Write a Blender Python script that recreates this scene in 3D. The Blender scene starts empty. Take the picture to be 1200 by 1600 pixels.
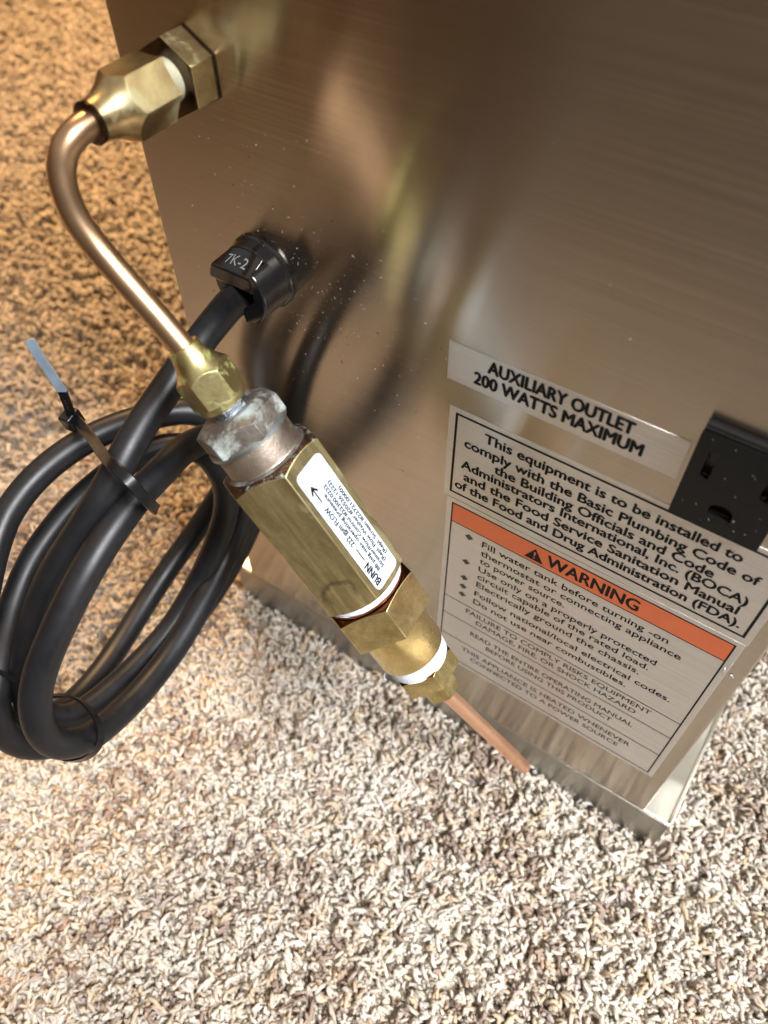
import bpy, bmesh, math, random
from mathutils import Vector, Matrix, noise, geometry

# Scene unit: 1 Blender unit = 100 mm. All coordinates below are written in millimetres.
MM = 0.01
random.seed(7)
sc = bpy.context.scene
sc.unit_settings.system = 'METRIC'
sc.unit_settings.scale_length = 0.1
col = sc.collection

# ------------------------------------------------------------------ camera
cam_d = bpy.data.cameras.new('camera')
cam = bpy.data.objects.new('camera', cam_d)
col.objects.link(cam)
cam_right = Vector((0.82663952, 0.5626165, -0.01139195))
cam_down = Vector((0.43940847, -0.65799504, -0.61152492))
cam_fwd = Vector((-0.35154985, 0.50050494, -0.79114316))
CAM = Vector((171.323, -134.706, 314.612))
rot = Matrix((cam_right, -cam_down, -cam_fwd)).transposed()
cam.matrix_world = Matrix.Translation(CAM * MM) @ rot.to_4x4()
cam_d.sensor_fit = 'VERTICAL'
cam_d.sensor_height = 36
cam_d.lens = 36 * 1255.7 / 1600
cam_d.clip_start = 0.05
cam_d.clip_end = 200
cam_d.dof.use_dof = True
cam_d.dof.focus_distance = 232 * MM
cam_d.dof.aperture_fstop = 1.25
sc.camera = cam

# ------------------------------------------------------------------ world and lamps
world = bpy.data.worlds.new('World')
sc.world = world
world.use_nodes = True
wn = world.node_tree.nodes
# the dim, brown-walled room round the scene: darker and warmer on the lamp side (-x), greyer towards the window (+x)
wl = world.node_tree.links
wt = wn.new('ShaderNodeTexCoord')
wsep = wn.new('ShaderNodeSeparateXYZ')
wl.new(wt.outputs['Generated'], wsep.inputs[0])
wnoi = wn.new('ShaderNodeTexNoise')
wnoi.inputs['Scale'].default_value = 2.6
wnoi.inputs['Detail'].default_value = 2
wl.new(wt.outputs['Generated'], wnoi.inputs['Vector'])
wadd = wn.new('ShaderNodeMath'); wadd.operation = 'MULTIPLY_ADD'
wadd.inputs[1].default_value = 0.22
wl.new(wnoi.outputs['Fac'], wadd.inputs[0])
wl.new(wsep.outputs['X'], wadd.inputs[2])
wr = wn.new('ShaderNodeValToRGB')
we = wr.color_ramp.elements
we[0].position, we[0].color = 0.0, (0.30, 0.14, 0.045, 1)
we[1].position, we[1].color = 1.0, (0.42, 0.38, 0.33, 1)
for ps, c in ((0.20, (0.19, 0.095, 0.036, 1)), (0.29, (0.12, 0.066, 0.034, 1)), (0.345, (0.21, 0.15, 0.10, 1)), (0.5, (0.26, 0.20, 0.145, 1))):
    e = we.new(ps); e.color = c
wmr = wn.new('ShaderNodeMapRange')
wmr.inputs['From Min'].default_value = -0.9
wmr.inputs['From Max'].default_value = 1.1
wl.new(wadd.outputs[0], wmr.inputs['Value'])
wl.new(wmr.outputs[0], wr.inputs['Fac'])
# pale ceiling overhead
wz = wn.new('ShaderNodeMapRange')
wz.interpolation_type = 'SMOOTHSTEP'
wz.inputs['From Min'].default_value = 0.25
wz.inputs['From Max'].default_value = 0.75
wl.new(wsep.outputs['Z'], wz.inputs['Value'])
wm = wn.new('ShaderNodeMix'); wm.data_type = 'RGBA'
wl.new(wz.outputs[0], wm.inputs[0])
wl.new(wr.outputs['Color'], wm.inputs[6])
wm.inputs[7].default_value = (0.80, 0.74, 0.66, 1)
wl.new(wm.outputs[2], wn['Background'].inputs['Color'])
wn['Background'].inputs['Strength'].default_value = 0.60


def lamp(name, kind, loc, target, power, color, size=None, size_y=None):
    d = bpy.data.lights.new(name, kind)
    d.energy = power
    d.color = color
    if kind == 'AREA':
        d.shape = 'RECTANGLE'
        d.size = size * MM
        d.size_y = (size_y or size) * MM
    else:
        d.shadow_soft_size = size * MM
    o = bpy.data.objects.new(name, d)
    o.location = Vector(loc) * MM
    o.rotation_euler = (Vector(target) - Vector(loc)).to_track_quat('-Z', 'Y').to_euler()
    col.objects.link(o)
    return o


# daylight from a window to the right, a warm room lamp behind the machine on the left
lamp('window_light', 'AREA', (820, -160, 900), (205, -35, -20), 325, (0.955, 0.965, 1.0), 380, 600).data.spread = math.radians(42)
lamp('room_lamp', 'AREA', (-620, 760, 1150), (-420, 400, 0), 1150, (1.0, 0.60, 0.26), 620, 620).data.spread = math.radians(66)

sc.view_settings.view_transform = 'Standard'
sc.view_settings.look = 'None'
sc.view_settings.exposure = 0.0
sc.view_settings.gamma = 1.0
sc.cycles.use_denoising = True
sc.cycles.max_bounces = 8
sc.cycles.diffuse_bounces = 5
sc.cycles.glossy_bounces = 5
sc.cycles.caustics_reflective = False
sc.cycles.caustics_refractive = False
sc.cycles.sample_clamp_indirect = 6


# ------------------------------------------------------------------ node helpers
A = Vector((49.68, -42.04, 190.67))
u = Vector((0.5441, 0.0588, -0.8370)).normalized()
e1 = (CAM - (A + u * 75)); e1 = (e1 - u * e1.dot(u)).normalized()
e2 = e1.cross(u).normalized()


class Mat:
    def __init__(self, name):
        self.m = bpy.data.materials.new(name)
        self.m.use_nodes = True
        self.nt = self.m.node_tree
        self.b = self.nt.nodes['Principled BSDF']

    def node(self, kind, **kw):
        n = self.nt.nodes.new(kind)
        for k, v in kw.items():
            setattr(n, k, v)
        return n

    def link(self, a, b):
        self.nt.links.new(a, b)

    def set(self, **kw):
        for k, v in kw.items():
            self.b.inputs[k.replace('_', ' ')].default_value = v
        return self

    def coords(self, scale=(1, 1, 1), rot_e=(0, 0, 0)):
        tc = self.node('ShaderNodeTexCoord')
        mp = self.node('ShaderNodeMapping')
        mp.inputs['Scale'].default_value = scale
        mp.inputs['Rotation'].default_value = rot_e
        self.link(tc.outputs['Object'], mp.inputs['Vector'])
        return mp.outputs['Vector']

    def axis_coords(self, su, sp):
        """object coordinates along (su) and across (sp) the valve's own axis"""
        tc = self.node('ShaderNodeTexCoord')
        cb = self.node('ShaderNodeCombineXYZ')
        for i, (d, k) in enumerate(((u, su), (e1, sp), (e2, sp))):
            n = self.node('ShaderNodeVectorMath', operation='DOT_PRODUCT')
            self.link(tc.outputs['Object'], n.inputs[0])
            n.inputs[1].default_value = tuple(d * k)
            self.link(n.outputs['Value'], cb.inputs[i])
        return cb.outputs[0]

    def noise(self, vec, scale, detail=4, rough=0.55, dist=0.0):
        n = self.node('ShaderNodeTexNoise')
        n.inputs['Scale'].default_value = scale
        n.inputs['Detail'].default_value = detail
        n.inputs['Roughness'].default_value = rough
        n.inputs['Distortion'].default_value = dist
        self.link(vec, n.inputs['Vector'])
        return n.outputs['Fac']

    def ramp(self, fac, stops):
        r = self.node('ShaderNodeValToRGB')
        e = r.color_ramp.elements
        while len(e) < len(stops):
            e.new(0.5)
        for el, (p, c) in zip(e, stops):
            el.position = p
            el.color = (c, c, c, 1) if isinstance(c, (int, float)) else (*c, 1)
        self.link(fac, r.inputs['Fac'])
        return r.outputs['Color']

    def mix(self, fac, a, b, mode='MIX'):
        n = self.node('ShaderNodeMix', data_type='RGBA', blend_type=mode)
        for s, v in ((n.inputs[0], fac), (n.inputs[6], a), (n.inputs[7], b)):
            if hasattr(v, 'is_linked') or hasattr(v, 'links'):
                self.link(v, s)
            elif isinstance(v, (int, float)):
                s.default_value = v if s is n.inputs[0] else (v, v, v, 1)
            else:
                s.default_value = (*v, 1)
        return n.outputs[2]

    def bump(self, height, strength, dist, prev=None):
        n = self.node('ShaderNodeBump')
        n.inputs['Strength'].default_value = strength
        n.inputs['Distance'].default_value = dist
        self.link(height, n.inputs['Height'])
        if prev is not None:
            self.link(prev, n.inputs['Normal'])
        return n.outputs['Normal']

    def to(self, sock, name):
        self.link(sock, self.b.inputs[name])
        return self


def brushed_steel(name, base, rough, aniso, smudge=True, seed=0.0, streak=1.0):
    m = Mat(name)
    m.set(Metallic=1.0)
    fine = m.noise(m.coords((0.16, 0.16, 95)), 6.0, 2, 0.5)
    coarse = m.noise(m.coords((0.10, 0.10, 20)), 3.0, 2, 0.5)
    cloud = m.noise(m.coords((1, 1, 1)), 1.6 + seed, 4, 0.55, 0.6)
    c = m.ramp(fine, [(0.30, [v * (1 - 0.17 * streak) for v in base]), (0.70, [min(1, v * (1 + 0.10 * streak)) for v in base])])
    c2 = m.mix(m.ramp(coarse, [(0.35, 0.0), (0.75, 0.25 * streak)]), c, [v * 0.78 for v in base])
    if smudge:
        c2 = m.mix(m.ramp(cloud, [(0.42, 0.0), (0.75, 0.28)]), c2, (base[0] * 0.80, base[1] * 0.74, base[2] * 0.66))
    m.to(c2, 'Base Color')
    r = m.ramp(fine, [(0.25, rough * 0.88), (0.75, rough * 1.12)])
    if smudge:
        sm = m.noise(m.coords((1, 1, 1)), 4.0, 3, 0.6, 0.8)
        r = m.mix(m.ramp(sm, [(0.5, 0.0), (0.8, 0.25)]), r, min(1.0, rough * 1.4))
    m.to(r, 'Roughness')
    m.b.inputs['Anisotropic'].default_value = aniso
    t = m.node('ShaderNodeCombineXYZ')
    t.inputs[2].default_value = 1.0
    m.link(t.outputs[0], m.b.inputs['Tangent'])
    m.to(m.bump(fine, 0.05 * streak, 0.001), 'Normal')
    return m.m


def metal(name, base, dark, rough, spot=None, spot_at=(0.58, 0.68), nscale=6.0, stretch=(1, 1, 1), rot_e=(0, 0, 0),
          bump=0.15, bump_d=0.004, metallic=1.0, drange=(0.40, 0.66), damount=0.85, grain=None, stain=None):
    """aged brass or copper: tarnish clouds, brush or cast grain, optional verdigris spots"""
    m = Mat(name)
    v = m.axis_coords(*grain) if grain else m.coords(stretch, rot_e)
    n1 = m.noise(v, nscale, 6, 0.65, 0.5)
    c = m.mix(m.ramp(n1, [(drange[0], 0.0), (drange[1], damount)]), base, dark)
    if stain:
        (cs, cq), rr_ = stain
        tc = m.node('ShaderNodeTexCoord')
        comb = m.node('ShaderNodeCombineXYZ')
        for i_, (d_, o_) in enumerate(((u, cs), (e2, cq))):
            dn = m.node('ShaderNodeVectorMath', operation='DOT_PRODUCT')
            m.link(tc.outputs['Object'], dn.inputs[0]); dn.inputs[1].default_value = tuple(d_)
            sb = m.node('ShaderNodeMath', operation='SUBTRACT')
            m.link(dn.outputs['Value'], sb.inputs[0]); sb.inputs[1].default_value = o_
            m.link(sb.outputs[0], comb.inputs[i_])
        wob = m.node('ShaderNodeMath', operation='MULTIPLY_ADD')
        ln = m.node('ShaderNodeVectorMath', operation='LENGTH')
        m.link(comb.outputs[0], ln.inputs[0])
        nz = m.noise(m.coords(), 22, 4, 0.7)
        m.link(nz, wob.inputs[0]); wob.inputs[1].default_value = 0.05; m.link(ln.outputs['Value'], wob.inputs[2])
        d1_ = m.node('ShaderNodeMath', operation='SUBTRACT'); m.link(wob.outputs[0], d1_.inputs[0]); d1_.inputs[1].default_value = rr_ + 0.025
        ab = m.node('ShaderNodeMath', operation='ABSOLUTE'); m.link(d1_.outputs[0], ab.inputs[0])
        ringm = m.ramp(ab.outputs[0], [(0.002, 0.55), (0.013, 0.0)])
        side = m.node('ShaderNodeSeparateXYZ'); m.link(comb.outputs[0], side.inputs[0])
        half = m.ramp(side.outputs[0], [(0.0, 1.0), (0.03, 0.0)])
        mk = m.node('ShaderNodeMath', operation='MULTIPLY'); m.link(ringm, mk.inputs[0]); m.link(half, mk.inputs[1])
        c = m.mix(mk.outputs[0], c, (0.07, 0.07, 0.05))
    n2 = m.noise(m.coords(), nscale * 4.5, 5, 0.7)
    c = m.mix(m.ramp(n2, [(0.45, 0.0), (0.8, 0.45)]), c, [x * 0.6 for x in dark])
    met = metallic
    if spot is not None:
        n3 = m.noise(m.coords(), nscale * 1.6, 6, 0.72, 0.3)
        f = m.ramp(n3, [(spot_at[0], 0.0), (spot_at[1], 1.0)])
        c = m.mix(f, c, spot)
        m.to(m.ramp(n3, [(spot_at[0], metallic), (spot_at[1], 0.15 * metallic)]), 'Metallic')
    else:
        m.set(Metallic=met)
    m.to(c, 'Base Color')
    m.to(m.ramp(n2, [(0.25, rough * 0.8), (0.8, min(1.0, rough * 1.35))]), 'Roughness')
    m.to(m.bump(n2, bump, bump_d), 'Normal')
    return m.m


def plain(name, c, rough, metallic=0.0, spec=0.5, coat=0.0, nscale=30.0, var=0.10, bump=0.05, bump_d=0.002):
    m = Mat(name)
    n = m.noise(m.coords(), nscale, 5, 0.65)
    m.to(m.ramp(n, [(0.3, [v * (1 - var) for v in c]), (0.7, [min(1, v * (1 + var)) for v in c])]), 'Base Color')
    m.to(m.ramp(n, [(0.3, rough * 0.85), (0.75, min(1, rough * 1.2))]), 'Roughness')
    m.set(Metallic=metallic, Specular_IOR_Level=spec, Coat_Weight=coat, Coat_Roughness=0.08)
    if bump:
        m.to(m.bump(n, bump, bump_d), 'Normal')
    return m.m


STAIN = tuple((((A + u * 74 + e1 * 9 - e2 * 6.4) - (A + u * 60)) * MM + (A + u * 60) * MM).dot(d) for d in (u, e2))
M = {}
M['steel'] = brushed_steel('brushed_stainless', (0.56, 0.505, 0.43), 0.20, 0.97)
M['tray'] = brushed_steel('tray_stainless', (0.60, 0.58, 0.50), 0.34, 0.4, True, 0.7, 0.6)
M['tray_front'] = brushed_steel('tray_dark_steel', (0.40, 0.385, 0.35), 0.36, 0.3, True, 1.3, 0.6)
M['foil'] = brushed_steel('sticker_foil', (0.74, 0.725, 0.705), 0.42, 0.5, False, 0.0, 0.9)
M['ink'] = plain('black_ink', (0.006, 0.006, 0.007), 0.5, spec=0.15, nscale=60)
M['ink_soft'] = plain('worn_black_ink', (0.035, 0.033, 0.033), 0.5, nscale=60)
M['orange'] = plain('orange_ink', (0.68, 0.145, 0.045), 0.36, spec=0.5, nscale=5, var=0.10, bump=0.0)
M['brass'] = metal('aged_yellow_brass', (0.90, 0.77, 0.40), (0.48, 0.38, 0.16), 0.30, nscale=9, damount=0.85, drange=(0.40, 0.62))
M['brass_bar'] = metal('tarnished_brass_bar', (0.88, 0.77, 0.42), (0.34, 0.27, 0.13), 0.38, nscale=3.2,
                       grain=(0.9, 6.0), stain=(STAIN, 0.040), bump=0.25, bump_d=0.004, drange=(0.34, 0.62), damount=0.8,
                       spot=(0.15, 0.15, 0.09), spot_at=(0.56, 0.70))
M['crust_reflect'] = metal('crust_and_brown_reflection', (0.17, 0.095, 0.055), (0.06, 0.035, 0.025), 0.42, spot=(0.34, 0.44, 0.40), spot_at=(0.54, 0.64),  # real verdigris crust over a brown reflection painted into the base
                   nscale=14, bump=0.6, bump_d=0.015)
M['brass_clean'] = metal('newer_brass', (0.85, 0.68, 0.32), (0.55, 0.40, 0.16), 0.26, nscale=4, damount=0.5, bump=0.1)
M['brass_green'] = metal('verdigris_brass', (0.76, 0.66, 0.33), (0.44, 0.34, 0.14), 0.32, spot=(0.27, 0.42, 0.07), spot_at=(0.54, 0.64), nscale=10, damount=0.5)
M['brass_dull'] = metal('dull_gold_brass', (0.78, 0.66, 0.34), (0.34, 0.20, 0.10), 0.30, spot=(0.50, 0.52, 0.33), spot_at=(0.56, 0.74), nscale=5, damount=0.8)
M['bronze_dark'] = metal('dark_glossy_bronze', (0.15, 0.11, 0.075), (0.05, 0.035, 0.025), 0.22, nscale=5)  # near-black, smoother tone than the other brass
M['corroded'] = metal('corroded_brass', (0.40, 0.36, 0.32), (0.17, 0.14, 0.12), 0.52, spot=(0.42, 0.50, 0.47), spot_at=(0.50, 0.66),
                      nscale=9, bump=0.35, bump_d=0.008)
M['worn_zinc'] = metal('worn_grey_collar', (0.50, 0.42, 0.34), (0.20, 0.16, 0.13), 0.46, spot=(0.36, 0.45, 0.42), spot_at=(0.60, 0.74),
                       nscale=5, bump=0.3, bump_d=0.006)
M['brown_face'] = metal('brown_nut_face', (0.22, 0.09, 0.035), (0.07, 0.03, 0.015), 0.25, nscale=4)  # nut ends: brown reflection painted in; also colours the outlet contacts
M['bronze_tube'] = metal('weathered_copper_tube', (0.70, 0.48, 0.30), (0.40, 0.22, 0.115), 0.31, nscale=2.4, damount=0.55, bump=0.06,
                         spot=(0.24, 0.30, 0.24), spot_at=(0.70, 0.80))
M['copper'] = metal('bright_copper', (1.0, 0.64, 0.45), (0.92, 0.52, 0.35), 0.40, nscale=2.2, damount=0.35, bump=0.03)
M['copper_washer'] = metal('copper_washer', (0.80, 0.38, 0.20), (0.40, 0.15, 0.07), 0.3, nscale=6)
M['cap_silver'] = metal('dull_silver_ring', (0.46, 0.50, 0.50), (0.22, 0.22, 0.21), 0.42, nscale=6, bump=0.2)
M['teflon'] = plain('white_thread_tape', (0.60, 0.635, 0.68), 0.5, nscale=14, var=0.08, bump=0.4, bump_d=0.01)
M['old_tape'] = plain('yellowed_thread_tape', (0.50, 0.47, 0.32), 0.5, nscale=20, var=0.25)
M['solder'] = metal('bluish_solder', (0.42, 0.46, 0.50), (0.10, 0.10, 0.12), 0.28, nscale=9, bump=0.6, bump_d=0.02)
M['white_film'] = plain('white_sticker_film', (0.52, 0.565, 0.61), 0.45, nscale=20, var=0.02, bump=0.02)
M['nylon'] = plain('glossy_black_nylon', (0.006, 0.006, 0.007), 0.13, coat=0.6, nscale=24, bump=0.12, bump_d=0.004)
M['tie'] = plain('black_tie_nylon', (0.006, 0.006, 0.007), 0.30, coat=0.1, spec=0.35, nscale=30)
M['tail_pale'] = plain('painted_sheen_tail_tip', (0.20, 0.25, 0.31), 0.30, coat=0.3, nscale=14, var=0.2)  # window sheen on black nylon, painted into the base colour
M['outlet'] = plain('black_outlet_plastic', (0.005, 0.006, 0.006), 0.40, spec=0.22, nscale=30, bump=0.05)
M['hole'] = plain('slot_interior', (0.004, 0.004, 0.004), 0.35)
M['emboss'] = plain('pale_moulded_mark', (0.22, 0.22, 0.22), 0.5)
M['scuff'] = plain('dark_scuff', (0.05, 0.035, 0.025), 0.6)
M['lint'] = plain('pale_lint', (0.62, 0.60, 0.55), 0.8)


def cord_material():
    m = Mat('black_rubber_jacket')
    n = m.noise(m.coords(), 9, 6, 0.7)
    n2 = m.noise(m.coords(), 70, 4, 0.7)
    c = m.ramp(n, [(0.35, (0.006, 0.0065, 0.008)), (0.8, (0.013, 0.013, 0.015))])
    c = m.mix(m.ramp(n2, [(0.66, 0.0), (0.80, 0.35)]), c, (0.10, 0.10, 0.10))
    m.to(c, 'Base Color')
    m.to(m.ramp(n, [(0.3, 0.36), (0.8, 0.50)]), 'Roughness')
    m.set(Specular_IOR_Level=0.42)
    m.to(m.bump(n2, 0.12, 0.002), 'Normal')
    return m.m


M['cord'] = cord_material()


def pile_material(name, base_only=False):
    m = Mat(name)
    if base_only:
        n = m.noise(m.coords(), 5.0, 5, 0.7)
        m.to(m.ramp(n, [(0.3, (0.62, 0.54, 0.44)), (0.7, (0.80, 0.73, 0.63))]), 'Base Color')
        m.set(Roughness=0.95)
        return m.m
    a = m.node('ShaderNodeAttribute', attribute_name='tint', attribute_type='INSTANCER')
    m.to(a.outputs['Color'], 'Base Color')
    m.set(Roughness=0.8, Specular_IOR_Level=0.2)
    tr = m.node('ShaderNodeBsdfTranslucent')
    m.link(a.outputs['Color'], tr.inputs['Color'])
    mx = m.node('ShaderNodeMixShader')
    mx.inputs[0].default_value = 0.5
    m.link(m.b.outputs[0], mx.inputs[1])
    m.link(tr.outputs[0], mx.inputs[2])
    m.link(mx.outputs[0], m.nt.nodes['Material Output'].inputs['Surface'])
    return m.m


M['pile'] = pile_material('carpet_yarn')
M['backing'] = pile_material('carpet_backing', True)

# ------------------------------------------------------------------ object helpers


def tag(o, label=None, cat=None, group=None, kind=None):
    if label: o['label'] = label
    if cat: o['category'] = cat
    if group: o['group'] = group
    if kind: o['kind'] = kind
    return o


def thing(name, loc, label, cat, group=None):
    o = bpy.data.objects.new(name, None)
    o.empty_display_size = 0.1
    o.location = Vector(loc) * MM
    col.objects.link(o)
    return tag(o, label, cat, group)


def put(name, me, mat, parent=None, smooth=None):
    """link a mesh whose vertices are in world coordinates; children of an Empty are shifted back by its place"""
    if mat is not None:
        me.materials.append(M[mat] if isinstance(mat, str) else mat)
    o = bpy.data.objects.new(name, me)
    col.objects.link(o)
    if parent is not None:
        o.parent = parent
        if parent.type == 'EMPTY':
            o.location = -parent.location
    if smooth is not None:
        me.polygons.foreach_set('use_smooth', [True] * len(me.polygons))
        me.set_sharp_from_angle(angle=math.radians(smooth))
    return o


def pymesh(name, verts, faces, mm=True):
    me = bpy.data.meshes.new(name)
    k = MM if mm else 1.0
    me.from_pydata([tuple(Vector(v) * k) for v in verts], [], faces)
    me.update()
    return me


def bevel(o, width, seg=2, angle=25):
    b = o.modifiers.new('bevel', 'BEVEL')
    b.width = width * MM
    b.segments = seg
    b.limit_method = 'ANGLE'
    b.angle_limit = math.radians(angle)
    b.harden_normals = False
    return o


def box(name, lo, hi, mat, parent=None, bev=0.0, seg=2):
    x0, y0, z0 = lo
    x1, y1, z1 = hi
    v = [(x0, y0, z0), (x1, y0, z0), (x1, y1, z0), (x0, y1, z0), (x0, y0, z1), (x1, y0, z1), (x1, y1, z1), (x0, y1, z1)]
    f = [(0, 3, 2, 1), (4, 5, 6, 7), (0, 1, 5, 4), (1, 2, 6, 5), (2, 3, 7, 6), (3, 0, 4, 7)]
    o = put(name, pymesh(name, v, f), mat, parent, 30)
    if bev:
        bevel(o, bev, seg)
    return o


def lathe(name, O, u, e1, e2, prof, mat, parent, seg=64, smooth=35):
    """closed surface of revolution; prof = [(t, r), ...]"""
    vs, fs = [], []
    for t, r in prof:
        for k in range(seg):
            a = 2 * math.pi * k / seg
            vs.append(O + u * t + (e1 * math.cos(a) + e2 * math.sin(a)) * r)
    for i in range(len(prof) - 1):
        for k in range(seg):
            a, b = i * seg + k, i * seg + (k + 1) % seg
            fs.append((a, b, b + seg, a + seg))
    fs.append(tuple(range(seg))[::-1])
    fs.append(tuple((len(prof) - 1) * seg + k for k in range(seg)))
    me = pymesh(name, vs, fs)
    bm = bmesh.new(); bm.from_mesh(me); bmesh.ops.recalc_face_normals(bm, faces=bm.faces); bm.to_mesh(me); bm.free()
    return put(name, me, mat, parent, smooth)


def tape(name, O, u, e1, e2, t0, t1, r0, mat, parent, seed=0, taper=0.0):
    """thread tape wound in overlapping turns, a little uneven, with a frayed lower edge"""
    seg, rows = 96, 14
    vs, fs = [], []
    for i in range(rows + 1):
        s = i / rows
        for k in range(seg):
            a = 2 * math.pi * k / seg
            w = (s * 3.2 + a / (2 * math.pi)) % 1.0
            r = r0 - taper * s + 0.16 * (1 - w) + 0.10 * noise.noise(Vector((math.cos(a) * 3, math.sin(a) * 3, s * 5 + seed)))
            t = t0 + (t1 - t0) * s + 0.30 * (s if i else 0) * noise.noise(Vector((math.cos(a) * 4, math.sin(a) * 4, seed + 8)))
            vs.append(O + u * t + (e1 * math.cos(a) + e2 * math.sin(a)) * r)
    for i in range(rows):
        for k in range(seg):
            a, b = i * seg + k, i * seg + (k + 1) % seg
            fs.append((a, b, b + seg, a + seg))
    fs.append(tuple(range(seg))[::-1])
    fs.append(tuple(rows * seg + k for k in range(seg)))
    me = pymesh(name, vs, fs)
    bm = bmesh.new(); bm.from_mesh(me); bmesh.ops.recalc_face_normals(bm, faces=bm.faces); bm.to_mesh(me); bm.free()
    return put(name, me, mat, parent, 50)


def hexagon_radius(a, roll, af):
    d = (a - roll) % (math.pi / 3)          # corner at roll
    d = d - math.pi / 6
    return af / 2 / math.cos(d)


def hex_nut(name, O, u, e1, e2, t0, t1, af, mat, parent, rc0=None, rc1=None, roll=0.0, neck=None, slope=0.577, bev=0.22, dent=0.0, end_mat=None):
    """hexagonal prism between t0 and t1. rc0/rc1: radius of the chamfer circle at each end.
    neck=(t_start, r_start): a concave flare-nut skirt running from a small circle into the hexagon."""
    n = 84
    ang = [roll + 2 * math.pi * k / n for k in range(n)]
    rows = []
    R = [hexagon_radius(a, roll, af) for a in ang]
    rmin, rmax = af / 2, af / 2 / math.cos(math.pi / 6)
    if neck:
        ts, rs = neck
        N = 12
        span = t0 - ts                        # skirt reaches the corner radius at t0
        def curve(s):                         # s in 0..1 -> radius, concave
            return rs + (rmax - rs) * (0.22 * s + 0.78 * s ** 2.6)
        for j in range(N + 1):
            row = []
            for a, r in zip(ang, R):
                lo_, hi_ = 0.0, 1.0
                for _ in range(22):
                    mid = (lo_ + hi_) / 2
                    if curve(mid) < r: lo_ = mid
                    else: hi_ = mid
                s = lo_ * j / N
                row.append((ts + span * s, curve(s)))
            rows.append(row)
    else:
        rc = rc0 or rmax
        if rc0: rows.append([(t0, min(rc, r)) for r in R])
        rows.append([(t0 + (max(0.0, (r - rc)) * slope if rc0 else 0.0), r) for r in R])
    rows.append([(t1 - (max(0.0, (r - (rc1 or rmax))) * slope if rc1 else 0.0), r) for r in R])
    if rc1: rows.append([(t1, min(rc1, r)) for r in R])
    vs, fs = [], []
    for row in rows:
        for (t, r), a in zip(row, ang):
            w = 1.0
            if dent:
                w += dent * noise.noise(Vector((math.cos(a) * 3, math.sin(a) * 3, t * 0.4)))
            vs.append(O + u * t + (e1 * math.cos(a) + e2 * math.sin(a)) * r * w)
    for i in range(len(rows) - 1):
        for k in range(n):
            a, b = i * n + k, i * n + (k + 1) % n
            fs.append((a, b, b + n, a + n))
    fs.append(tuple(range(n))[::-1])
    fs.append(tuple((len(rows) - 1) * n + k for k in range(n)))
    me = pymesh(name, vs, fs)
    bm = bmesh.new(); bm.from_mesh(me)
    bmesh.ops.remove_doubles(bm, verts=bm.verts, dist=1e-5)
    bmesh.ops.recalc_face_normals(bm, faces=bm.faces); bm.to_mesh(me); bm.free()
    o = put(name, me, mat, parent, 22)
    if end_mat:
        me.materials.append(M[end_mat])
        for p in me.polygons:
            h_ = (p.center / MM - O).dot(u)
            if abs(p.normal.dot(u)) > 0.3 and h_ < (t0 + t1) / 2:
                p.material_index = 1
    if bev:
        bevel(o, bev, 2, 20)
    return o


def catmull(P, n):
    out = []
    for i in range(len(P) - 1):
        p0, p1, p2, p3 = P[max(i - 1, 0)], P[i], P[i + 1], P[min(i + 2, len(P) - 1)]
        for k in range(n):
            t = k / n
            out.append(0.5 * ((2 * p1) + (p2 - p0) * t + (2 * p0 - 5 * p1 + 4 * p2 - p3) * t * t + (3 * p1 - p0 - 3 * p2 + p3) * t ** 3))
    out.append(P[-1])
    return out


def sweep(name, pts, section, mat, parent, sub=4, closed=False, up=None, smooth=40, caps=True, scale=None):
    """sweep a closed 2-D section [(a, b)] along pts; a runs along the side vector, b along the normal"""
    P = [Vector(p) for p in pts]
    if closed:
        Q = P[-2:] + P + P[:3]
        Q = catmull(Q, sub)
        P = Q[2 * sub: (2 + len(pts)) * sub]
    else:
        P = catmull(P, sub)
    n = len(P)
    T = []
    for i in range(n):
        a = P[(i - 1) % n] if closed else P[max(i - 1, 0)]
        b = P[(i + 1) % n] if closed else P[min(i + 1, n - 1)]
        T.append((b - a).normalized())
    if up is None:
        s = T[0].orthogonal().normalized()
    else:
        s = Vector(up)
    vs, fs = [], []
    for i in range(n):
        if up is not None:
            s = Vector(up) if not callable(up) else up(i / (n - 1))
        s = (s - T[i] * s.dot(T[i])).normalized()
        nn = T[i].cross(s)
        k_ = scale(i / (n - 1)) if scale else 1.0
        for a, b in section:
            vs.append(P[i] + (s * a + nn * b) * k_)
    m = len(section)
    for i in range(n if closed else n - 1):
        j = (i + 1) % n
        for k in range(m):
            fs.append((i * m + k, i * m + (k + 1) % m, j * m + (k + 1) % m, j * m + k))
    if caps and not closed:
        fs.append(tuple(range(m))[::-1])
        fs.append(tuple((n - 1) * m + k for k in range(m)))
    me = pymesh(name, vs, fs)
    bm = bmesh.new(); bm.from_mesh(me); bmesh.ops.recalc_face_normals(bm, faces=bm.faces); bm.to_mesh(me); bm.free()
    return put(name, me, mat, parent, smooth)


def circle(r, n=28):
    return [(r * math.cos(2 * math.pi * k / n), r * math.sin(2 * math.pi * k / n)) for k in range(n)]


def rect(w, h):
    return [(-w / 2, -h / 2), (w / 2, -h / 2), (w / 2, h / 2), (-w / 2, h / 2)]


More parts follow.
